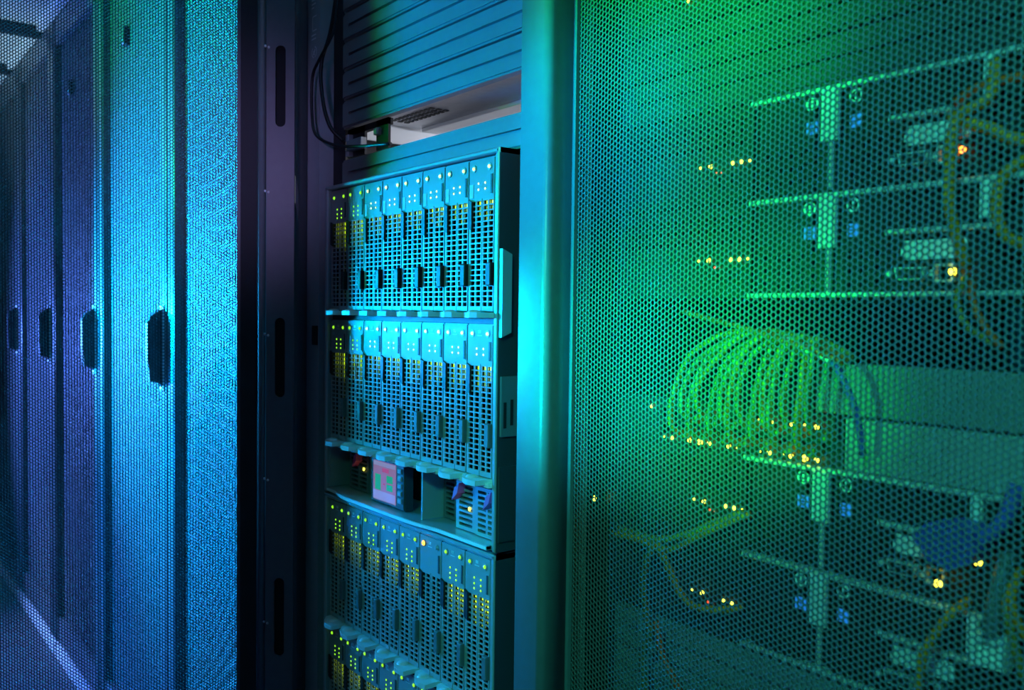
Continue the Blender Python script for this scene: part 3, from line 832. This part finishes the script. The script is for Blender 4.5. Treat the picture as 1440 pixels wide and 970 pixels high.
for i in range(16):
    for z, lst in ((0.0072, (0, 1, 3, 4, 5, 7, 8, 10, 11, 12, 13, 14, 15)), (0.0352, (2, 5, 10, 11, 13, 14, 15))):
        if i in lst:
            obj('port_light', LED_YB if (i * 7 + int(z * 1e4)) % 5 == 0 else LED_Y if i % 2 else LED_YS, t, (0.0728 + i * 0.0116 + random.uniform(-0.002, 0.002), -0.004, z - 0.002))
obj('port_light', LED_Y, t, (0.052, -0.0005, 0.034)); 
t = thing('cover_plate', 'plain grey cover plate above the network switch, right of the patch cables', 'cover plate', (-0.446, SY, 0.9980))
obj('plate', MB().cbox(0, 0.2406, -0.001, 0.012, 0.0005, 0.0435, 0.001).mesh('plate', M_COVER), t)
for px in (0.226, 0.234): obj('screw', MB().dome((0, 0, 0), 0.0028, 0.0015, 8, 2).mesh('screw', M_STEEL), t, (px, -0.001, 0.012 if px < 0.23 else 0.032))
for k in range(6):
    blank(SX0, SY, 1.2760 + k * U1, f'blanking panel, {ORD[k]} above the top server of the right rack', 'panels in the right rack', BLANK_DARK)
for k in range(3):
    blank(SX0, SY, 0.7725 - (k + 1) * U1, f'blanking panel, {ORD[k]} below the bottom server of the right rack', 'panels in the right rack')
tag(obj('indicator_light', LED_YB, racks['near'][0], (0.031, 0.046, 0.8774)), 'yellow LED reflection shown as a glow on the inner post')  # glowing lens added for a blurred LED reflection
t = thing('equipment_light', 'lone yellow light on the panels at the top of the right rack', 'indicator light', (-0.5962, SY - 0.0006, 1.3861))
obj('lens', LED_Y, t)

# ------------------------------------------------------------------ cables
def cable(name, label, pts, r, m, group=None, plug=None, plug_m=None, cat='cable'):
    b = MB().tube(pts, r, 8, 6)
    if plug is None:
        o = obj(name, b.mesh(name, m))
        return tag(o, label, cat, group)
    t = thing(name, label, cat, (0, 0, 0), group)
    obj('cord', b.mesh(name + '_cord', m), t)
    for (x, y, z) in plug:
        obj('plug', MB().cbox(x - 0.0045, x + 0.0045, y, SY + 0.002, z - 0.0045, z + 0.0045, 0.001).mesh('plug', plug_m or M_GCAB), t)
    return t
NARC = 14
for k in range(NARC):
    u = k / (NARC - 1)
    xp = SX0 + 0.0728 + (k + 0.8) * 0.0116 + 0.026
    zp = ZB2 + (0.0285 if k % 2 else 0.0135)
    xe, ze = -0.480 + 0.055 * u, 1.064 - 0.008 * u + 0.004 * math.sin(k * 2.1)
    lean = (xe - xp)
    y1 = 0.640 + 0.004 * math.sin(k * 1.7)
    pts = [(xp, SY - 0.004, zp), (xp - 0.002, 0.648, zp + 0.004), (xp - 0.002 + 0.03 * lean, y1, zp + 0.030),
           (xp + 0.22 * lean, y1 + 0.002, 1.040 + 0.003 * math.cos(k)), (xp + 0.62 * lean, y1 + 0.006, 1.062 + 0.002 * math.cos(k * 2.3)), (xe, 0.655, ze), (xe + 0.018, 0.668, ze - 0.012)]
    cable('patch_cable', f'looping patch cable, {ORD[k]} from the left, rising from the network switch', pts, 0.0028, M_YCAB if k % 3 == 0 else M_GCAB, 'patch cables over the switch',
          [(xp, SY - 0.016, zp)], M_GCAB)
cable('patch_cable', 'straight orange patch cable slanting above the looping cables', [(-0.575, 0.650, 1.083), (-0.50, 0.640, 1.070), (-0.44, 0.640, 1.056), (-0.405, 0.650, 1.044)], 0.0024, M_OCAB)
cable('patch_cable', 'pale patch cable end just below the straight orange cable', [(-0.455, 0.645, 1.060), (-0.435, 0.642, 1.054), (-0.415, 0.650, 1.044)], 0.0032, M_PLATE)
cable('patch_cable', 'dark blue cable curving down in front of the blanking panel', [(-0.425, 0.655, 1.048), (-0.405, 0.645, 1.035), (-0.393, 0.650, 1.005), (-0.392, 0.660, 0.970)], 0.0028, M_BCAB)

cable('power_cable', 'thick yellow cable hanging vertically past the upper pair of servers', [(-0.296, 0.655, 1.262), (-0.297, 0.65, 1.236), (-0.317, 0.645, 1.222), (-0.321, 0.645, 1.187), (-0.321, 0.648, 1.156), (-0.318, 0.668, 1.118)], 0.0042, M_YCAB)
cable('power_cable', 'yellow cable arching right from the vertical yellow cable to the photo edge', [(-0.329, 0.662, 1.229), (-0.317, 0.652, 1.222), (-0.295, 0.65, 1.213), (-0.28, 0.65, 1.204), (-0.24, 0.655, 1.195)], 0.0044, M_YCAB)
cable('power_cable', 'yellow cable loop at the right edge beside the upper servers', [(-0.245, 0.655, 1.194), (-0.272, 0.65, 1.188), (-0.284, 0.646, 1.178), (-0.288, 0.646, 1.158), (-0.284, 0.65, 1.138), (-0.271, 0.664, 1.130)], 0.0042, M_YCAB)
cable('power_cable', 'dim yellow cable running along the top of the upper right server', [(-0.328, 0.664, 1.239), (-0.308, 0.658, 1.246), (-0.284, 0.656, 1.247), (-0.235, 0.658, 1.247)], 0.0034, M_OCAB)
cable('power_cable', 'yellow cable dropping straight from the bright yellow light, curling right', [(-0.318, 0.668, 1.111), (-0.315, 0.65, 1.098), (-0.312, 0.646, 1.085), (-0.305, 0.648, 1.073), (-0.292, 0.658, 1.062)], 0.0026, M_GCAB)
cable('power_cable', 'orange cable slanting down and right from the bright yellow light', [(-0.314, 0.668, 1.107), (-0.305, 0.652, 1.092), (-0.296, 0.650, 1.075), (-0.286, 0.656, 1.060)], 0.0026, M_OCAB)
tg = [('cable bundle strand running left to right below the third server lights, lower strand', [(-0.662, 0.648, 0.853), (-0.626, 0.645, 0.855), (-0.593, 0.642, 0.853), (-0.57, 0.642, 0.859), (-0.536, 0.648, 0.882), (-0.505, 0.668, 0.900)], M_YCAB),
      ('cable bundle strand running left to right below the third server lights, upper strand', [(-0.658, 0.652, 0.858), (-0.6, 0.648, 0.860), (-0.561, 0.648, 0.873), (-0.535, 0.652, 0.888), (-0.512, 0.668, 0.900)], M_GCAB),
      ('lime cable hanging in a loop down the left of the right rack', [(-0.600, 0.644, 0.858), (-0.608, 0.64, 0.836), (-0.610, 0.64, 0.806), (-0.607, 0.642, 0.778), (-0.603, 0.642, 0.765), (-0.614, 0.644, 0.740), (-0.611, 0.646, 0.705), (-0.608, 0.652, 0.660)], M_GCAB),
      ('yellow cable dropping from the left bundle to the bottom server', [(-0.599, 0.646, 0.856), (-0.583, 0.644, 0.838), (-0.569, 0.644, 0.818), (-0.555, 0.646, 0.807), (-0.53, 0.652, 0.808), (-0.512, 0.668, 0.812)], M_YCAB),
      ('thin orange cable branching off the hanging loop at bottom', [(-0.601, 0.648, 0.778), (-0.593, 0.648, 0.75), (-0.58, 0.648, 0.733), (-0.560, 0.654, 0.700)], M_OCAB),
      ('yellow cable falling in a curve in front of the bottom right server', [(-0.309, 0.668, 0.872), (-0.314, 0.652, 0.864), (-0.327, 0.645, 0.838), (-0.332, 0.645, 0.818), (-0.336, 0.650, 0.780), (-0.336, 0.655, 0.740)], M_YCAB),
      ('yellow cable curling at the bottom right edge beside the red lights', [(-0.274, 0.668, 0.903), (-0.272, 0.650, 0.887), (-0.265, 0.648, 0.869), (-0.250, 0.652, 0.850)], M_YCAB),
      ('lime cable curling at the bottom right edge', [(-0.279, 0.668, 0.896), (-0.276, 0.652, 0.880), (-0.270, 0.650, 0.858), (-0.262, 0.650, 0.835), (-0.25, 0.655, 0.80)], M_GCAB)]
for lab, pts, m in tg:
    cable('power_cable', lab, pts, 0.0034, m, 'cables in the right rack')
# blue moulded plug with its strain relief
t = thing('blue_plug', 'large blue moulded plug pushed into the third server of the right rack', 'plug', (-0.3175, 0.650, 0.9150))
pp = [(-0.022, 0.003), (-0.012, 0.014), (0.004, 0.018), (0.022, 0.015), (0.026, 0.002), (0.020, -0.010), (0.006, -0.017), (-0.010, -0.012)]
obj('body', MB().prism(pp, 'y', -0.010, 0.020).mesh('body', M_BCAB), t)
obj('strain_relief', MB().tube([(0.020, 0, 0.006), (0.032, 0.002, 0.016), (0.040, 0.004, 0.030), (0.044, 0.006, 0.050)], 0.0055).mesh('strain_relief', M_BCAB), t)
# grey connector hanging by the lower right server
t = thing('grey_connector', 'pale grey square connector on a dark cord at the lower right server', 'connector', (-0.289, 0.655, 0.842))
b = MB().relief([-0.012, -0.008, 0.008, 0.012], [-0.011, -0.007, 0.007, 0.011], [[0, 0, 0], [0, 0.006, 0], [0, 0, 0]], 0, 0.014)
obj('shell', b.mesh('shell', M_PLATE), t)
obj('cord', MB().tube([(0.0, 0.004, 0.011), (0.002, 0.003, 0.03), (0.004, 0.006, 0.05), (0.006, 0.016, 0.07)], 0.006).mesh('cord', M_TABG), t)
# black cables at the top left of the open rack
cable('power_cable', 'thin black cable bowing left along the post of the open rack', [(-1.238, 0.622, 1.60), (-1.241, 0.616, 1.513), (-1.250, 0.612, 1.488), (-1.284, 0.610, 1.464), (-1.306, 0.610, 1.442), (-1.307, 0.610, 1.387), (-1.292, 0.610, 1.352), (-1.246, 0.618, 1.331), (-1.19, 0.626, 1.322), (-1.10, 0.632, 1.314)], 0.0024, M_KCAB)
cable('power_cable', 'thin black cable hanging straight beside the ribbed panels of the open rack', [(-1.236, 0.622, 1.60), (-1.255, 0.616, 1.506), (-1.279, 0.612, 1.458), (-1.273, 0.612, 1.402), (-1.256, 0.616, 1.36), (-1.246, 0.634, 1.338)], 0.0030, M_KCAB)
